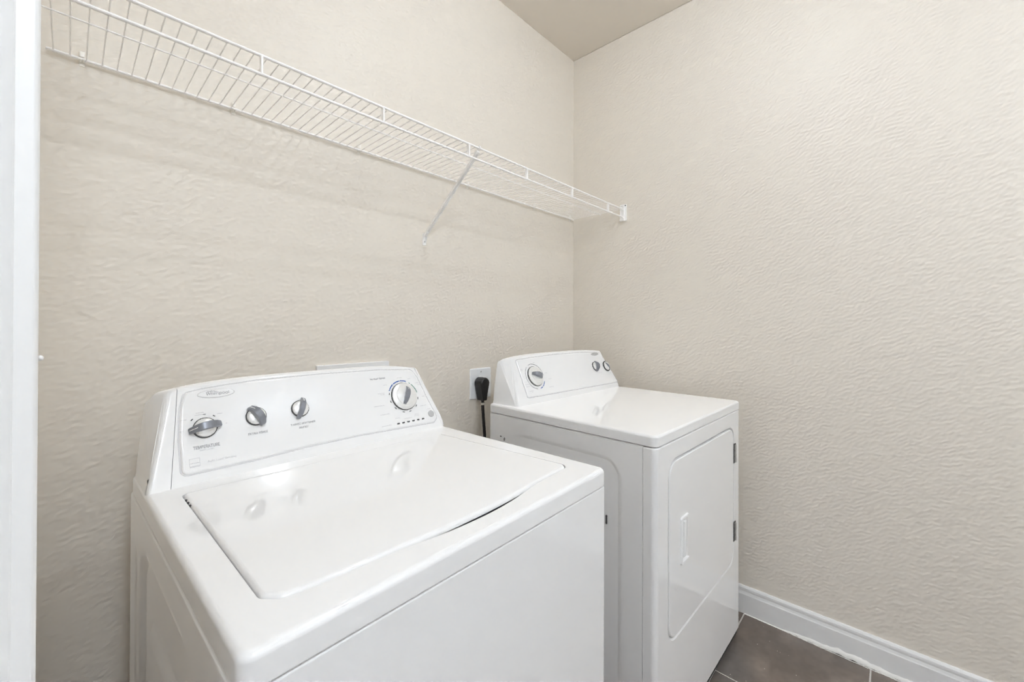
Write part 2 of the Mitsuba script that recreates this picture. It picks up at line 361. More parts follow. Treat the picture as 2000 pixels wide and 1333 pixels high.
# ------------------------------------------------------------------ wire shelf
S = 'wire_shelf'
def rod(y, z, x0, x1, r, n=12): return tube([(x0, y, z), (x0 + 0.003, y, z), (x1 - 0.003, y, z), (x1, y, z)], r, n)
add(S + '__back_rail', rod(SHELF_Y0, SHELF_Z - 0.0010, -0.0370, 1.9450, 0.0034), 'shelf_vinyl')
add(S + '__middle_rod', rod(1.1640, SHELF_Z - 0.0035, -0.0430, 1.9500, 0.0019, 8), 'shelf_vinyl')
add(S + '__front_rod', rod(SHELF_Y1, SHELF_Z + 0.0030, -0.0700, 1.9560, 0.0036), 'shelf_vinyl')
add(S + '__front_rod', rod(SHELF_Y1, SHELF_Z - 0.0383, -0.0700, 1.9560, 0.0036), 'shelf_vinyl')
wire = tube([(0, SHELF_Y0 + 0.002, 0), (0, 1.25, 0), (0, 1.12, 0), (0, SHELF_Y1 - 0.001, 0.0022)], 0.00135, 7)
wire = shape(wire, 'shelf_vinyl', 50)
for i in range(79):
    x = -0.0262 + 0.02515 * i
    scene[numbered(S + '__cross_wire')] = {**wire, 'to_world': mi.ScalarTransform4f().translate([x, 0.0, SHELF_Z])}
post = shape(cbox((-0.0024, SHELF_Y1 - 0.0034, -0.0390), (0.0024, SHELF_Y1 + 0.0085, 0.0035), 0.0008), 'shelf_vinyl', 30)
for x in (0.0010, 0.2900, 0.5880, 0.9000, 1.1930, 1.4960, 1.8030):
    scene[numbered(S + '__lip_post')] = {**post, 'to_world': mi.ScalarTransform4f().translate([x, 0.0, SHELF_Z])}
tag(S, 'long white vinyl-coated wire shelf running along the back wall above both machines', 'shelf')

# clips that hold the back rail to the wall
def clip_parts():
    a = slab(outline([(-0.0050, -0.0130), (0.0050, -0.0130), (0.0050, 0.0185), (-0.0050, 0.0185)], 0.002), 0.0, 0.0035, 0.001)
    b = slab(outline([(-0.0045, 0.0055), (0.0045, 0.0055), (0.0045, 0.0190), (-0.0045, 0.0190)], 0.0015), 0.002, 0.0095, 0.002)
    hook = [(0.0115 + 0.0052 * math.cos(t), -0.0010 + 0.0052 * math.sin(t)) for t in np.linspace(2.2, 6.0, 12)]
    h = tube([(0, -p, q) for p, q in hook], 0.0016, 8)
    w = Frame((-0.0028, 0, 0), (1, 0, 0), (0, 1, 0), (0, 0, 1)), Frame((0.0028, 0, 0), (1, 0, 0), (0, 1, 0), (0, 0, 1))
    return join([put(a, facing(0.0)), put(b, facing(0.0))]), join([put(h, w[0]), put(h, w[1])])
cb, ch = clip_parts(); cb, ch = shape(cb, 'clip_plastic', 35), shape(ch, 'clip_plastic', 50)
CL = [(0.0171, 'white plastic wall clip on the shelf rail nearest the door trim at the left'),
      (0.3083, 'white plastic wall clip on the shelf rail, second from the left end'),
      (0.6745, 'white plastic wall clip on the shelf rail, third from the left end'),
      (1.1642, 'white plastic wall clip on the shelf rail just right of the diagonal brace'),
      (1.6095, 'small white wall clip on the shelf rail, second from the room corner'),
      (1.9243, 'small white wall clip at the end of the shelf rail in the room corner')]
for x, l in CL:
    k = numbered('shelf_clip'); t = mi.ScalarTransform4f().translate([x, YB, SHELF_Z])
    scene[k + '__backplate'] = {**cb, 'to_world': t}; scene[k + '__hook'] = {**ch, 'to_world': t}
    tag(k, l, 'shelf clip', 'wall clips along the shelf rail')

# diagonal brace from the front of the shelf down to the wall
bx = 0.9450
p0, p1 = np.array([bx, YB - 0.006, 1.562]), np.array([bx, SHELF_Y1 + 0.004, SHELF_Z - 0.006])
d = (p1 - p0) / np.linalg.norm(p1 - p0); nrm = np.cross((1, 0, 0), d)
L = float(np.linalg.norm(p1 - p0))
strut = cut(cbox((-0.0065, -0.0045, 0.0), (0.0065, 0.0045, L), 0.001), box((-0.0050, 0.0, 0.02), (0.0050, 0.02, L - 0.01)))
add('shelf_brace__strut', strut, 'shelf_vinyl', Frame(p0, (1, 0, 0), nrm, d), 25)
foot = slab(rect(bx - 0.0080, bx + 0.0080, 1.5250, 1.5720, 0.003), 0.0, 0.0035, 0.0012)
side = [slab(outline([(0, 1.533), (0.0035, 1.533), (0.012, 1.560), (0.010, 1.572), (0, 1.572)]), -0.0008, 0.0008)] 
cheeks = [put(side[0], Frame((bx + s * 0.0068, YB, 0), (0, -1, 0), (0, 0, 1), (-1, 0, 0))) for s in (-1, 1)]
add('shelf_brace__foot', join([put(foot, facing(YB))] + cheeks), 'shelf_vinyl', smooth=25)
add('shelf_brace__screw', lathe([(0, 0), (0.0036, 0.0), (0.0036, 0.0008), (0.0022, 0.0018), (0, 0.0020)], 16), 'steel', Frame((bx + 0.001, YB - 0.0035, 1.5405), (1, 0, 0), (0, 0, 1), (0, -1, 0)))
hook = tube([(bx, SHELF_Y1 + 0.0062 * math.cos(t), SHELF_Z + 0.003 + 0.0062 * math.sin(t)) for t in np.linspace(-1.3, 3.6, 14)], 0.0022, 8)
add('shelf_brace__hook', hook, 'shelf_vinyl', smooth=50)
tag('shelf_brace', 'white diagonal brace from the front of the wire shelf down to the back wall', 'shelf brace')

# end bracket of the shelf on the right wall: u runs towards -y, v up, height off the wall
RW = Frame((XR, 0, 0), (0, -1, 0), (0, 0, 1), (-1, 0, 0))
pl = slab(rect(-1.0540, -1.0190, 1.7560, 1.8420, 0.004), 0.0, 0.006, 0.002)
add('shelf_bracket__plate', pl, 'shelf_vinyl', RW, 25)
fr = slab(rect(-1.0520, -1.0290, 1.7600, 1.8380, 0.003), 0.0, 0.0140, 0.0015)
fr = cut(fr, slab(rect(-1.0480, -1.0330, 1.7800, 1.8340, 0.002), 0.009, 0.03))
add('shelf_bracket__cradle', fr, 'shelf_vinyl', RW, 25)
sd_ = slab(outline([(-1.0500, 1.7560), (-1.0260, 1.7560), (-1.0260, 1.7640), (-1.0500, 1.7640)]), 0.0, 0.020, 0.001)
add('shelf_bracket__ledge', sd_, 'shelf_vinyl', RW, 25)
add('shelf_bracket__screw', lathe([(0, 0.0), (0.0034, 0.0), (0.0034, 0.0008), (0.002, 0.0016), (0, 0.0017)], 14), 'dark_steel', Frame((XR - 0.006, 1.0235, 1.8340), (0, -1, 0), (0, 0, 1), (-1, 0, 0)))
tag('shelf_bracket', 'white plastic end bracket holding the wire shelf on the right wall', 'shelf bracket')

# ------------------------------------------------------------------ controls used on both machines
class Console:
    def __init__(s, root, frame, y0, z0, tilt=25.0):
        c, q = math.cos(math.radians(tilt)), math.sin(math.radians(tilt))
        s.root, s.frame, s.y0, s.z0, s.c, s.q = root, frame, y0, z0, c, q
        s.face = Frame((0, y0, z0), (1, 0, 0), (0, q, c), (0, -c, q)).then(frame)
    def add(s, key, m, bsdf, smooth=32, label=None): return add(s.root + '__' + key, m, bsdf, s.face, smooth, label)
    def housing(s, key, bsdf, depth, vmax, vend, xa, xb, rA=0.0, rB=0.0, n=24, power=4, zback=0.87, span=None):
        """The tilted console body between the end lines xa(z) and xb(z), arched along its top."""
        yt = vmax * s.q; zt = vmax * s.c
        prof = outline([(0.0, 0.0), (depth, 0.0), (depth - 0.004, zt * zback), (yt + 0.030, zt * 0.995), (yt, zt)], 0.0)
        p = Polygon(prof); r = 0.010; p = p.buffer(-r, quad_segs=8).buffer(r, quad_segs=8)
        p = p.union(Polygon([(a, b) for a, b in prof]).intersection(Polygon([(-1, -1), (1, -1), (1, 0.03), (-1, 0.03)])))
        prof = np.array(p.exterior.segmentize(0.012).coords)[:-1]
        if not Polygon(prof).exterior.is_ccw: prof = prof[::-1]
        N = normals2(prof)
        a0, b0 = span
        stations = []
        if rA: stations += [(0.0, rA * (1 - math.cos(t)), rA * (1 - math.sin(t)) ) for t in np.linspace(0, math.pi / 2, 6)][:-1]
        mid = [(0, rA, 0.0)] + [(i / n, None, 0.0) for i in range(1, n)] + [(1, -rB, 0.0)]
        stations += mid
        if rB: stations += [(1.0, -rB * (1 - math.cos(t)), rB * (1 - math.sin(t))) for t in np.linspace(math.pi / 2, 0, 6)][1:]
        R = []
        for t, dx, ins in stations:
            q = prof - N * ins; q[:, 1] = np.where(prof[:, 1] < 0.002, prof[:, 1], q[:, 1])
            yf = q[:, 1] * s.q / s.c; td = np.clip((q[:, 0] - yf) / np.maximum(depth - yf, 1e-6), 0, 1)
            A, B = xa(q[:, 1], td), xb(q[:, 1], td)
            if dx is None: x = (A + rA) * (1 - t) + (B - rB) * t
            else: x = (A if t == 0 else B) + dx
            w = np.clip(np.abs((2 * x - a0 - b0) / (b0 - a0)), 0, 1)
            k = (vmax - (vmax - vend) * w ** power) / vmax
            z = q[:, 1] * k; front = np.clip((depth - q[:, 0]) / (depth - yt), 0, 1)
            y = q[:, 0] - (q[:, 1] - z) * s.q / s.c * front
            R.append(np.column_stack([x, s.y0 + y, s.z0 + z]))
        v, f = loft(R); n_ = len(prof); c = cap(prof)
        m = mesh(v, np.vstack([f, c[:, ::-1], c + (len(R) - 1) * n_]))
        if m.volume < 0: m.invert()
        return add(s.root + '__' + key, m, bsdf, s.frame, 32)
    def ring(s, u, v, r0, r1, a0, a1, h=0.0006, n=24):
        t = np.radians(np.linspace(a0, a1, n)); P = np.vstack([np.column_stack([u + r1 * np.cos(t), v + r1 * np.sin(t)]), np.column_stack([u + r0 * np.cos(t[::-1]), v + r0 * np.sin(t[::-1])])])
        P = P if Polygon(P).exterior.is_ccw else P[::-1]
        return slab(P, h - 0.0004, h)
    def knob(s, u, v, R, glen, gw, ang, height=0.020, skirt=None, h0=0.003, tip=True, rim=0.0018):
        """Silver dial with a dark rim and a grey grip bar arched across it; ang is the bar's direction in the face."""
        at = Frame((u, v, h0), (1, 0, 0), (0, 1, 0), (0, 0, 1)).then(s.face)
        dial = numbered(s.root + '__control_knob')
        if skirt:
            prof = [(0, 0), (skirt, 0), (skirt, 0.004), (skirt * 0.97, 0.0075), (skirt * 0.80, 0.010), (R, 0.0105), (R * 0.97, 0.0125), (R * 0.6, 0.0150), (0, 0.0158)]
        else:
            prof = [(0, 0), (R, 0), (R, 0.0045), (R * 0.96, 0.0070), (R * 0.80, 0.0090), (R * 0.45, 0.0105), (0, 0.0110)]
        add(dial, lathe(prof, 48), 'knob_silver', at, 35, 'silver dial with dark rim')
        q = (skirt or R)
        add(dial + '__rim', lathe([(0, -0.0005), (q + rim, -0.0005), (q + rim, 0.0030), (q + 0.6 * rim, 0.0040), (q - 0.002, 0.0040), (0, 0.0040)], 48), 'dark_ring', at, 35, 'dark rim')
        hb = 0.010 if skirt else 0.0045
        l = np.linspace(-1, 1, 25); top = hb + 0.003 + (height - hb - 0.003) * (1 - np.abs(l) ** 2.4)
        P = np.vstack([np.column_stack([l[::-1] * glen / 2, top[::-1]]), [(-glen / 2, hb - 0.002)], [(glen / 2, hb - 0.002)]])
        P = P if Polygon(P).exterior.is_ccw else P[::-1]
        c, q = math.cos(math.radians(ang)), math.sin(math.radians(ang))
        g = slab(P, -gw / 2, gw / 2, 0.0016, 3, under=0.0016)
        g.vertices[:, 2] *= 1 - 0.25 * (2 * g.vertices[:, 0] / glen) ** 2
        gf = Frame((0, 0, 0), (c, q, 0), (0, 0, 1), (q, -c, 0)).then(at)
        add(dial + '__grip', g, 'knob_gray', gf, 32, 'grey grip bar')
        if tip:
            e = [(a * glen / 2, hb + 0.003 + (height - hb - 0.003) * (1 - abs(a) ** 2.4)) for a in np.linspace(0.55, 0.97, 7)]
            P = np.array([(a, b - 0.0003) for a, b in e] + [(a, b + 0.0003) for a, b in e[::-1]])
            P = P if Polygon(P).exterior.is_ccw else P[::-1]
            add(dial + '__pointer', slab(P, -0.0007, 0.0007), 'white_plastic', gf, 32, 'white pointer line')
    def badge(s, u, v, a, b, word=None, h=0.003):
        t = np.linspace(0, 2 * math.pi, 56, endpoint=False)
        P = np.column_stack([u + a * np.cos(t), v + b * np.sin(t)])
        k = s.add('badge', slab(P, h - 0.001, h + 0.0016, 0.0012), 'badge_silver', 32, 'oval silver badge')
        Q = np.column_stack([u + a * 0.90 * np.cos(t), v + b * 0.82 * np.sin(t)])
        add(k + '__inset', slab(Q, h, h + 0.0020, 0.0004), 'white_plastic' if word else 'button_gray', s.face, 32, 'white oval field' if word else 'grey oval field')
        if word:
            add(k + '__lettering', text(word, u + a * 0.06, v - b * 0.32, h + 0.0020, b * 0.62, True, width=a * 1.25), 'print_gray', s.face, False, 'grey lettering')
        t = np.radians(np.linspace(20, 200, 20))
        sw = np.vstack([np.column_stack([u - a * 0.25 + a * 0.30 * np.cos(t), v + b * 0.25 + b * 0.38 * np.sin(t)]), np.column_stack([u - a * 0.25 + a * 0.26 * np.cos(t[::-1]), v + b * 0.25 + b * 0.22 * np.sin(t[::-1])])])
        sw = sw if Polygon(sw).exterior.is_ccw else sw[::-1]
        add(k + '__swirl', slab(sw, h + 0.0017, h + 0.0022), 'print_gray', s.face, 32, 'grey ring mark')
def bar(u, v, w, hgt, h=0.0034): return slab(np.array([(u - w / 2, v - hgt / 2), (u + w / 2, v - hgt / 2), (u + w / 2, v + hgt / 2), (u - w / 2, v + hgt / 2)]), h - 0.0006, h)
def tick(u, v, r, ang, w, ln, h=0.0034):
    a = math.radians(ang); c, q = math.cos(a), math.sin(a); o = np.array([u + r * c, v + r * q]); e, t = np.array([c, q]), np.array([-q, c])
    return slab(np.array([o - e * w / 2 - t * ln / 2, o + e * w / 2 - t * ln / 2, o + e * w / 2 + t * ln / 2, o - e * w / 2 + t * ln / 2]), h - 0.0006, h)

# ------------------------------------------------------------------ washing machine
WF = turned(0.1101, 0.4498, 1.4504); WW, WD, WZ, WLIP = 0.700, 0.720, 0.9028, 0.0374
A = 'washing_machine'
# cabinet: box with a stamped left side
def rsdf(y, z, y0, y1, z0, z1, r):
    qy, qz = np.abs(y - (y0 + y1) / 2) - (y1 - y0) / 2 + r, np.abs(z - (z0 + z1) / 2) - (z1 - z0) / 2 + r
    return np.hypot(np.maximum(qy, 0), np.maximum(qz, 0)) + np.minimum(np.maximum(qy, qz), 0) - r
cz1 = WZ - WLIP - 0.0025
shell = cut(slab(rect(0.007, WW - 0.0005, 0.0030, WD + 0.012, 0.006), 0.022, cz1, 0.004), slab(rect(0.045, WW - 0.045, 0.030, WD - 0.20, 0.02), cz1 - 0.09, cz1 + 0.1))
add(A + '__cabinet', shell, 'enamel', WF, 30)
yv, zv = np.linspace(0.013, WD + 0.010, 150), np.r_[np.linspace(0.030, cz1 - 0.0062, 170), cz1 - np.array([0.0050, 0.0038, 0.0026, 0.0014, 0.0006, 0.0])]
Y, Z = np.meshgrid(yv, zv, indexing='ij')
chan = sstep(0.022, -0.022, rsdf(Y, Z, 0.195, 0.590, -0.3, 0.790, 0.06)) * (1 - sstep(0.020, -0.020, rsdf(Y, Z, 0.285, 0.515, -0.3, 0.690, 0.03)))
rear = sstep(0.006, -0.006, rsdf(Y, Z, 0.640, 0.660, -0.3, 0.770, 0.01))
edge = 0.0055 * (1 - np.sqrt(np.clip(1 - np.clip((Z - cz1 + 0.0060) / 0.0060, 0, 1) ** 2, 0, 1)))
add(A + '__cabinet__side_panel', relief(yv, zv, 0.0065 - 0.009 * chan - 0.002 * rear - edge, 0.006), 'enamel', Frame((0.0060, 0, 0), (0, 1, 0), (0, 0, 1), (-1, 0, 0)).then(WF), 30, 'stamped side panel')
for x in (0.05, WW - 0.05):
    for y in (0.06, WD - 0.06):
        add(A + '__foot', lathe([(0, 0.0), (0.020, 0.0), (0.020, 0.008), (0.010, 0.012), (0.006, 0.024), (0, 0.024)], 20), 'black_rubber', Frame((x, y, 0), (1, 0, 0), (0, 1, 0), (0, 0, 1)).then(WF))
# deck with the lid opening and the finger scoop
deck = slab(rect(0.0, WW, 0.0, WD, 0.016), WZ - WLIP, WZ, 0.0090, 7, under=0.0025)
lid_front = PchipInterpolator([0.040, 0.060, 0.090, 0.150, 0.240, 0.300, 0.360, 0.430, 0.500, 0.580, 0.660], [0.0730, 0.0670, 0.0620, 0.0580, 0.0535, 0.0510, 0.0505, 0.0530, 0.0590, 0.0650, 0.0710])
xs = np.linspace(0.060, 0.640, 30)
LID = [(x, lid_front(x)) for x in xs] + [(0.652, 0.082), (0.630, 0.498), (0.047, 0.510)] + [(0.0440, 0.085)]
LIDP = outline(LID, 0.012)
cav = outline(Polygon(LIDP).buffer(0.0022).exterior.coords[:-1], 0.0)
sx = np.linspace(0.205, 0.520, 40); sc = np.sin(np.clip((sx - 0.205) / 0.315, 0, 1) * math.pi) ** 0.9
R = []
for x, q in zip(sx, sc):
    a = float(lid_front(x)) - 0.0022 - 0.0104 * q; b = min(a + 0.0115, 0.110)
    R.append(np.array([(x, a, WZ + 0.01), (x, a, WZ - 0.0004 - 0.0014 * q), (x, a + 0.35 * (b - a), WZ - 0.0006 - 0.0085 * q), (x, b, WZ - 0.0008 - 0.0170 * q), (x, 0.1200, WZ - 0.0010 - 0.0170 * q), (x, 0.1200, WZ + 0.01)]))
v, f = loft(R); c = cap(R[0][:, 1:]); m = mesh(v, np.vstack([f, c[:, ::-1], c + (len(R) - 1) * 6]))
if m.volume < 0: m.invert()
deck = cut(deck, slab(cav, WZ - 0.2, WZ + 0.01), m)
add(A + '__deck', deck, 'enamel', WF, 30)
lid = slab(LIDP, WZ - 0.0060, WZ + 0.0026, 0.0074, 8, under=0.001)
add(A + '__lid', lid, 'enamel', WF, 40)
for y in (0.478, 0.462, 0.446):
    add(A + '__lid__hinge_slot', cbox((0.0446, y - 0.0018, WZ - 0.0055), (0.0482, y + 0.0018, WZ + 0.0004), 0.0004), 'dark_steel', WF, False, 'dark hinge slot')
# console
C = Console(A + '__console', WF, 0.5553, WZ - 0.0012)
zt = 0.174
xl = lambda z, t: 0.0020 + (0.0380 - 0.0280 * t) * np.clip(z / zt, 0, 1.15)
xrr = lambda z, t: 0.7060 - 0.0080 * np.clip(1 - z / 0.03, 0, 1) ** 2 - (0.0500 - 0.0380 * t) * np.clip(z / zt, 0, 1.15) ** 1.15
sl = lambda z, t: 0.0370 + 0.0165 * np.clip(z / 0.141, 0, 1.4)
sr = lambda z, t: 0.6930 - 0.0430 * np.clip(z / zt, 0, 1.15)
k = dict(depth=0.1450, vmax=0.2135, vend=0.1900, span=(0.021, 0.680))
C.root = A
C.housing('console', 'white_plastic', xa=lambda z, t: sl(z, t) + 0.0009, xb=lambda z, t: sr(z, t) - 0.0004, n=30, **k)
C.housing('end_cap', 'white_plastic', xa=xl, xb=sl, rA=0.007, n=5, **k)
C.housing('end_cap', 'white_plastic', xa=sr, xb=xrr, rB=0.007, n=3, **k)
C.root = A + '__console'
FP = [(0.0540, 0.0200), (0.1100, 0.0205), (0.1830, 0.0212), (0.2916, 0.0258), (0.4209, 0.0265), (0.6640, 0.0185), (0.6800, 0.0320), (0.6623, 0.0922), (0.6458, 0.1642), (0.6300, 0.1935), (0.5229, 0.2019), (0.3471, 0.2048), (0.2066, 0.2035), (0.1442, 0.1989), (0.1000, 0.1945), (0.0690, 0.1890), (0.0600, 0.1550), (0.0545, 0.0930)]
fp = outline(FP, 0.012)
kf = C.add('faceplate', slab(fp, -0.004, 0.0030, 0.0062, 6), 'white_plastic', 40, 'smooth white control panel')
C.add('faceplate_shade', slab(np.array(fp) + 0.0013 * normals2(fp), -0.002, 0.0007), 'edge_shade_gray', 32, 'grey strip painted as the shaded edge of the control panel')  # shade of the moulded edge, put into a grey strip
C.root = A
C.badge(0.1255, 0.1805, 0.0345, 0.0098, 'Whirlpool')
C.knob(0.0990, 0.1085, 0.0195, 0.0570, 0.0155, 188, 0.026)
C.knob(0.1940, 0.1170, 0.0190, 0.0500, 0.0155, 118, 0.028)
C.knob(0.2890, 0.1200, 0.0185, 0.0520, 0.0120, 70, 0.024)
C.knob(0.5810, 0.1120, 0.0290, 0.0560, 0.0125, 65, 0.028, skirt=0.0405, rim=0.0013)
H = 0.0033
for m in (text('TEMPERATURE', 0.0985, 0.0672, H, 0.0064, True, width=0.0450), text('EXTRA RINSE', 0.1935, 0.0770, H, 0.0045, True, width=0.0400),
          text('FABRIC SOFTENER', 0.2910, 0.0816, H, 0.0042, True, width=0.0560), text('ADDED', 0.2905, 0.0722, H, 0.0042, True, width=0.0220),
          text('Normal Cycle', 0.5100, 0.1722, H, 0.0050, True, width=0.0470)):
    C.add('lettering', m, 'print_gray', False, 'grey printed words')
for m in (text('WASH / RINSE', 0.0985, 0.0622, H, 0.0030, width=0.0250), text('Auto Load Sensing', 0.0975, 0.0372, H, 0.0042, True, width=0.0500, align='l')):
    C.add('lettering', m, 'print_pale', False, 'pale grey printed words')
pale = []
pale += [bar(u, v, w, 0.0016, H) for u, v, w in [(0.0930, 0.1420, 0.014), (0.0930, 0.1378, 0.018), (0.0650, 0.1310, 0.010), (0.1270, 0.1350, 0.010), (0.1370, 0.1120, 0.003), (0.0600, 0.1090, 0.005),
         (0.5100, 0.1300, 0.020), (0.5140, 0.1260, 0.014), (0.4960, 0.0950, 0.034), (0.5080, 0.0690, 0.030), (0.5440, 0.0520, 0.015), (0.5760, 0.0470, 0.025), (0.6070, 0.0500, 0.015), (0.6080, 0.0540, 0.014),
         (0.6390, 0.0760, 0.020), (0.6480, 0.1040, 0.010), (0.6440, 0.1420, 0.016), (0.6400, 0.1480, 0.018), (0.6120, 0.1640, 0.010), (0.5800, 0.1700, 0.018), (0.5290, 0.1530, 0.012), (0.6560, 0.0625, 0.012), (0.5050, 0.0370, 0.030)]]
labels[C.add('fine_print', join(pale), 'print_pale', False)] = {'label': 'tiny pale lines of print around the dial', 'kind': 'stuff'}
box_ = [bar(0.0768, 0.0500, 0.0170, 0.0010, H), bar(0.0768, 0.0410, 0.0170, 0.0016, H), bar(0.0768, 0.0345, 0.0170, 0.0030, H), bar(0.0852, 0.0430, 0.0008, 0.0150, H), bar(0.0684, 0.0430, 0.0008, 0.0150, H)]
C.add('emblem', join(box_), 'print_pale', False, 'small pale square emblem')
C.add('dial_scale', join([C.ring(0.5810, 0.1120, 0.0468, 0.0500, a, b, H) for a, b in ((67, 92), (95, 122), (125, 146), (148, 152))]), 'print_blue', False, 'blue printed arc')
C.add('dial_scale', join([C.ring(0.5810, 0.1120, 0.0468, 0.0492, a, b, H) for a, b in ((50, 56), (8, 44))]), 'print_green', False, 'green printed arc')
C.add('dial_scale', join([tick(0.5810, 0.1120, 0.0472, a, 0.0024, 0.0068, H) for a in (-14, -45, -78, -106, -140, -168, -196)]), 'print_black', False, 'black tick marks')
C.add('knob_scale', join([tick(0.0990, 0.1085, 0.0290, a, 0.0020, 0.0050, H) for a in (52, 88, 135)]), 'print_black', False, 'black tick marks')
for i in range(6):
    C.add('indicator', bar(0.5420 + 0.0168 * i, 0.0365, 0.0085, 0.0040, H + 0.0002), 'print_black', False, 'small black indicator window')
C.add('start_button', put(lathe([(0, 0), (0.0105, 0), (0.0105, 0.0022), (0.0090, 0.0032), (0, 0.0030)], 36), Frame((0.6585, 0.0465, 0.0025), (1, 0, 0), (0, 1, 0), (0, 0, 1))), 'button_gray', 35, 'round grey button')
tag(A, 'white top-loading washing machine with closed lid and tall tilted control panel, left of the dryer', 'washing machine')

# ------------------------------------------------------------------ dryer
DF = turned(1.0714, 0.4694, -1.2473); DW, DD, DZ, DLIP = 0.7385, 0.662, 0.9190, 0.0310
B = 'clothes_dryer'
bz1 = DZ - DLIP - 0.0022
add(B + '__cabinet', slab(rect(0.0030, DW - 0.002, 0.0380, DD - 0.006, 0.003), 0.030, bz1, 0.002), 'enamel', DF, 30)
yv, zv = np.linspace(0.0390, DD - 0.010, 130), np.linspace(0.034, bz1 - 0.004, 170)
Y, Z = np.meshgrid(yv, zv, indexing='ij')
rec = sstep(0.010, -0.010, rsdf(Y, Z, 0.112, 0.540, 0.10, 0.826, 0.055))
add(B + '__cabinet__side_panel', relief(yv, zv, 0.0050 - 0.0035 * rec, 0.0010), 'enamel', Frame((0.0055, 0, 0), (0, 1, 0), (0, 0, 1), (-1, 0, 0)).then(DF), 30, 'stamped side panel')
sf = Frame((0.0005, 0, 0), (0, -1, 0), (0, 0, 1), (-1, 0, 0)).then(DF)
add(B + '__cabinet__slot', join([slab(rect(-0.5985, -0.5915, 0.8050, 0.8085), -0.002, 0.0006), slab(rect(-0.5790, -0.5765, 0.7930, 0.8030), -0.002, 0.0006), slab(rect(-0.5750, -0.5725, 0.7950, 0.8050), -0.002, 0.0006)]), 'dark_steel', sf, False, 'small dark slots')
add(B + '__cabinet__slot', slab(rect(-0.1540, -0.1500, 0.6350, 0.6600), -0.005, 0.0012), 'dark_steel', sf, False, 'small dark slot')
# front panel with the stamped recess around the door
front = slab(outline(Polygon([(0, 0), (DW, 0), (DW, 0.06), (0, 0.06)]).buffer(-0.016).buffer(0.016).intersection(Polygon([(-1, -1), (2, -1), (2, 0.0378), (-1, 0.0378)])).exterior.coords[:-1]), 0.032, bz1 - 0.0005, 0.005, 5)
DR = rect(0.0835, 0.6600, 0.3200, 0.8260, 0.046)
big = Polygon(DR).buffer(0.0085); sml = Polygon(DR).buffer(0.0015)
rb = np.array(big.exterior.segmentize(0.01).coords)[:-1]; rb = rb if Polygon(rb).exterior.is_ccw else rb[::-1]
Nb = normals2(rb)
Rk = [np.column_stack([rb + Nb * o, np.full(len(rb), h)]) for o, h in ((-0.0062, -0.0120), (-0.0054, -0.0115), (-0.0036, -0.0060), (-0.0012, -0.0012), (0.0006, 0.0004), (0.0006, 0.01))]
v, f = loft(Rk); n = len(rb); pocket = mesh(v, np.vstack([f, cap(Rk[-1][:, :2]) + (len(Rk) - 1) * n, cap(Rk[0][:, :2])[:, ::-1]]))
pocket = put(pocket, facing(0.0))
front = cut(front, pocket)
add(B + '__front_panel', front, 'enamel', DF, 30)
FACE = facing(0.0, DF)
door = slab(DR, -0.0100, 0.0008, 0.0035, 5)
hpocket = slab(outline([(0.1640, 0.5170), (0.2125, 0.5170), (0.2125, 0.6430), (0.1640, 0.6430)], 0.006), -0.0045, 0.02)
add(B + '__door', cut(door, hpocket), 'enamel', FACE, 30)
rim = slab(rect(0.1575, 0.2150, 0.5100, 0.6500, 0.008), -0.004, 0.0065, 0.0025, 4)
rim = cut(rim, slab(rect(0.1645, 0.2400, 0.5175, 0.6425, 0.006), -0.003, 0.02))
add(B + '__door__handle', rim, 'white_plastic', FACE, 30, 'white pull handle with raised rim')
add(B + '__door__finger_grip', slab(rect(0.1780, 0.1960, 0.5240, 0.6370, 0.008), -0.005, 0.0060, 0.0075, 6), 'white_plastic', FACE, 40, 'rounded upright grip inside the handle')
add(B + '__shade_strip', cbox((0.010, 0.006, 0.006), (DW - 0.010, 0.030, 0.033), 0.002), 'dark_steel', DF, 30, 'dark strip added as the shade under the front panel')  # dark box added in place of the shadow gap below the dryer
for z0 in (0.6900, 0.3920):
    kh = add(B + '__hinge', cbox((0.6600, z0, -0.003), (0.6840, z0 + 0.0730, 0.0022), 0.0008), 'dark_steel', FACE, 30, 'dark metal door hinge')
    for j in range(3):
        add(kh + '__knuckle', tube([(0.671, z0 + 0.004 + 0.0225 * j, 0.003), (0.671, z0 + 0.015 + 0.0225 * j, 0.003), (0.671, z0 + 0.024 + 0.0225 * j, 0.003)], 0.0048, 12), 'steel', FACE, 40, 'steel knuckle')
for x in (0.05, DW - 0.05):
    for y in (0.07, DD - 0.06):
        add(B + '__foot', lathe([(0, 0.0), (0.020, 0.0), (0.020, 0.008), (0.010, 0.012), (0.006, 0.034), (0, 0.034)], 20), 'black_rubber', Frame((x, y, 0), (1, 0, 0), (0, 1, 0), (0, 0, 1)).then(DF))
top = slab(rect(-0.0015, DW + 0.0015, -0.0015, DD, 0.020), DZ - DLIP, DZ, 0.0075, 6, under=0.002)
add(B + '__top', top, 'enamel', DF, 30)
D = Console(B, DF, 0.5307, DZ - 0.0012)
zt2 = 0.172
dl_ = lambda z, t: 0.0240 - 0.010 * t + (0.0560 - 0.0430 * t) * np.clip(z / zt2, 0, 1.1)
dr_ = lambda z, t: 0.7500 - 0.0080 * np.clip(1 - z / 0.03, 0, 1) ** 2 - (0.0540 - 0.0380 * t) * np.clip(z / zt2, 0, 1.1) ** 1.1
D.housing('console', 'white_plastic', depth=0.1280, vmax=0.2000, vend=0.1840, xa=dl_, xb=dr_, rA=0.010, rB=0.008, n=30, span=(0.05, 0.725), zback=0.93)
fp2 = outline([(0.0880, 0.0260), (0.7420, 0.0225), (0.7120, 0.1150), (0.6800, 0.1825), (0.5600, 0.1880), (0.4400, 0.1900), (0.3000, 0.1888), (0.1800, 0.1850), (0.0880, 0.1795)], 0.008)
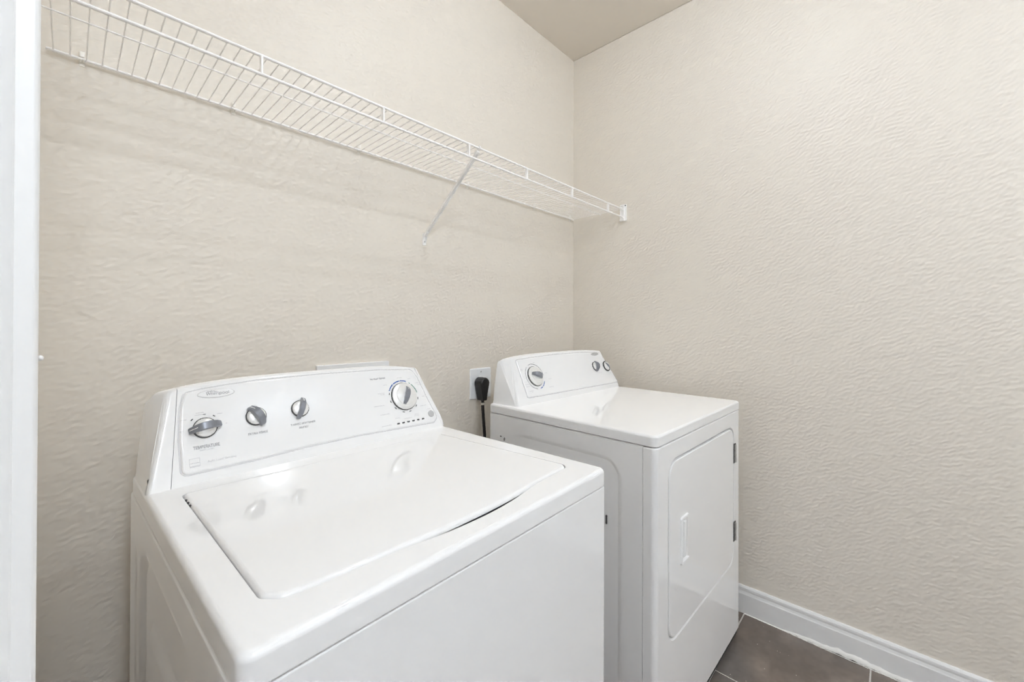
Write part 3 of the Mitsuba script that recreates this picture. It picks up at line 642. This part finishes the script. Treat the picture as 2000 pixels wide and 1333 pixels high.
kd = D.add('console__faceplate', slab(fp2, -0.004, 0.0030, 0.0062, 6), 'white_plastic', 40, 'smooth white control panel')
D.add('console__faceplate_shade', slab(np.array(fp2) + 0.0015 * normals2(fp2), -0.002, 0.0007), 'edge_shade_gray', 32, 'grey strip painted as the shaded edge of the control panel')  # same painted edge shade on the dryer panel
D.knob(0.1650, 0.1050, 0.0270, 0.0540, 0.0160, -22, 0.032, skirt=0.0390, h0=0.0030, tip=False, rim=0.0016)
D.knob(0.5980, 0.1130, 0.0200, 0.0500, 0.0140, 72, 0.024, h0=0.0030, tip=False, rim=0.0022)
D.knob(0.6900, 0.1080, 0.0215, 0.0400, 0.0070, 120, 0.016, h0=0.0030, tip=False, rim=0.0042)
D.badge(0.6310, 0.1740, 0.0330, 0.0080, None, 0.0030)
H2 = 0.0033
D.add('dial_scale', join([D.ring(0.1650, 0.1050, 0.0500, 0.0526, a, b, H2) for a, b in ((-2, 112), (130, 262))]), 'print_gray', False, 'grey printed arc')
D.add('dial_scale', join([D.ring(0.1650, 0.1050, 0.0500, 0.0530, a, b, H2) for a, b in ((-58, -30), (-80, -62))]), 'print_blue', False, 'blue printed arc')
small = [bar(u, v, w, 0.0016, H2) for u, v, w in [(0.1030, 0.1390, 0.016), (0.1020, 0.1340, 0.010), (0.1010, 0.1080, 0.008), (0.1030, 0.1000, 0.014), (0.1040, 0.0880, 0.018), (0.1060, 0.0780, 0.020), (0.1080, 0.0690, 0.022), (0.1200, 0.0500, 0.024), (0.1230, 0.0450, 0.012),
         (0.2350, 0.1130, 0.020), (0.2480, 0.0870, 0.020), (0.2400, 0.0540, 0.030), (0.1850, 0.1620, 0.012), (0.6200, 0.0800, 0.026), (0.7060, 0.0740, 0.018)]]
labels[D.add('fine_print', join(small), 'print_pale', False)] = {'label': 'tiny pale lines of print around the knobs', 'kind': 'stuff'}
tag(B, 'white front-loading clothes dryer with a square hinged door, right of the washing machine', 'clothes dryer')

# ------------------------------------------------------------------ wall outlet, plug and cord, washer box
BW = facing(YB)
o = rect(1.1827, 1.3062, 0.8900, 1.0240, 0.006)
add('wall_outlet__plate', slab(o, 0.0, 0.0070, 0.0045, 5), 'outlet_plastic', BW, 35)
add('wall_outlet__socket', put(lathe([(0, 0.004), (0.0300, 0.004), (0.0300, 0.0085), (0.0280, 0.0095), (0, 0.0095)], 40), Frame((1.2445, 0.9600, 0), (1, 0, 0), (0, 1, 0), (0, 0, 1))), 'outlet_plastic', BW, 35)
for z in (0.9060, 1.0080):
    add('wall_outlet__screw', put(lathe([(0, 0.006), (0.0034, 0.006), (0.0034, 0.0074), (0, 0.0080)], 14), Frame((1.2445, z, 0), (1, 0, 0), (0, 1, 0), (0, 0, 1))), 'steel', BW, 35)
tag('wall_outlet', 'white square wall outlet plate between the washing machine and the dryer', 'wall outlet')
px, pz = 1.2270, 0.9620
t = np.radians(np.linspace(-28, 208, 40))
P = outline(np.vstack([np.column_stack([px + 0.0255 * np.cos(t), pz + 0.0255 * np.sin(t)]), [(px - 0.0120, 0.8960), (px - 0.0105, 0.8880), (px + 0.0105, 0.8880), (px + 0.0120, 0.8960)]]))
add('power_cord__plug', slab(P, 0.0098, 0.0560, 0.0080, 6, under=0.004), 'black_rubber', BW, 40)
zs = np.array([0.8900, 0.875, 0.86, 0.82, 0.78, 0.74, 0.70, 0.64, 0.56, 0.46, 0.36, 0.27, 0.22, 0.20])
xs_ = px + np.array([0.0005, 0.001, 0.002, 0.006, 0.011, 0.015, 0.017, 0.016, 0.012, 0.010, 0.020, 0.040, 0.060, 0.110])
yo = np.array([0.036, 0.036, 0.035, 0.034, 0.033, 0.033, 0.034, 0.037, 0.042, 0.050, 0.062, 0.085, 0.130, 0.180])
add('power_cord__cord', tube(np.column_stack([xs_, YB - yo, zs]), 0.0068, 12), 'black_rubber', smooth=50)
add('power_cord__band', tube([(px + 0.001, YB - 0.0357, 0.8780), (px + 0.0013, YB - 0.0355, 0.8730), (px + 0.0018, YB - 0.0353, 0.8680)], 0.0076, 14), 'clip_plastic', smooth=50, label='pale tie band')
tag('power_cord', 'thick black power cord with a round-headed plug hanging from the wall outlet', 'power cord')
ring_ = cut(slab(rect(0.5350, 0.7900, 0.8600, 1.0850, 0.003), 0.0, 0.0120, 0.0020, 3), slab(rect(0.5600, 0.7650, 0.8850, 1.0590, 0.003), 0.003, 0.05))
add('washer_box__frame', ring_, 'white_plastic', BW, 30)
for x in (0.6150, 0.7100):
    add('washer_box__valve', put(lathe([(0, 0.002), (0.013, 0.002), (0.013, 0.020), (0.008, 0.024), (0.008, 0.040), (0, 0.040)], 20), Frame((x, 0.9500, 0), (1, 0, 0), (0, 1, 0), (0, 0, 1))), 'steel', BW, 35)
tag('washer_box', 'white plastic hose box on the back wall, just showing above the washing machine', 'hose box')
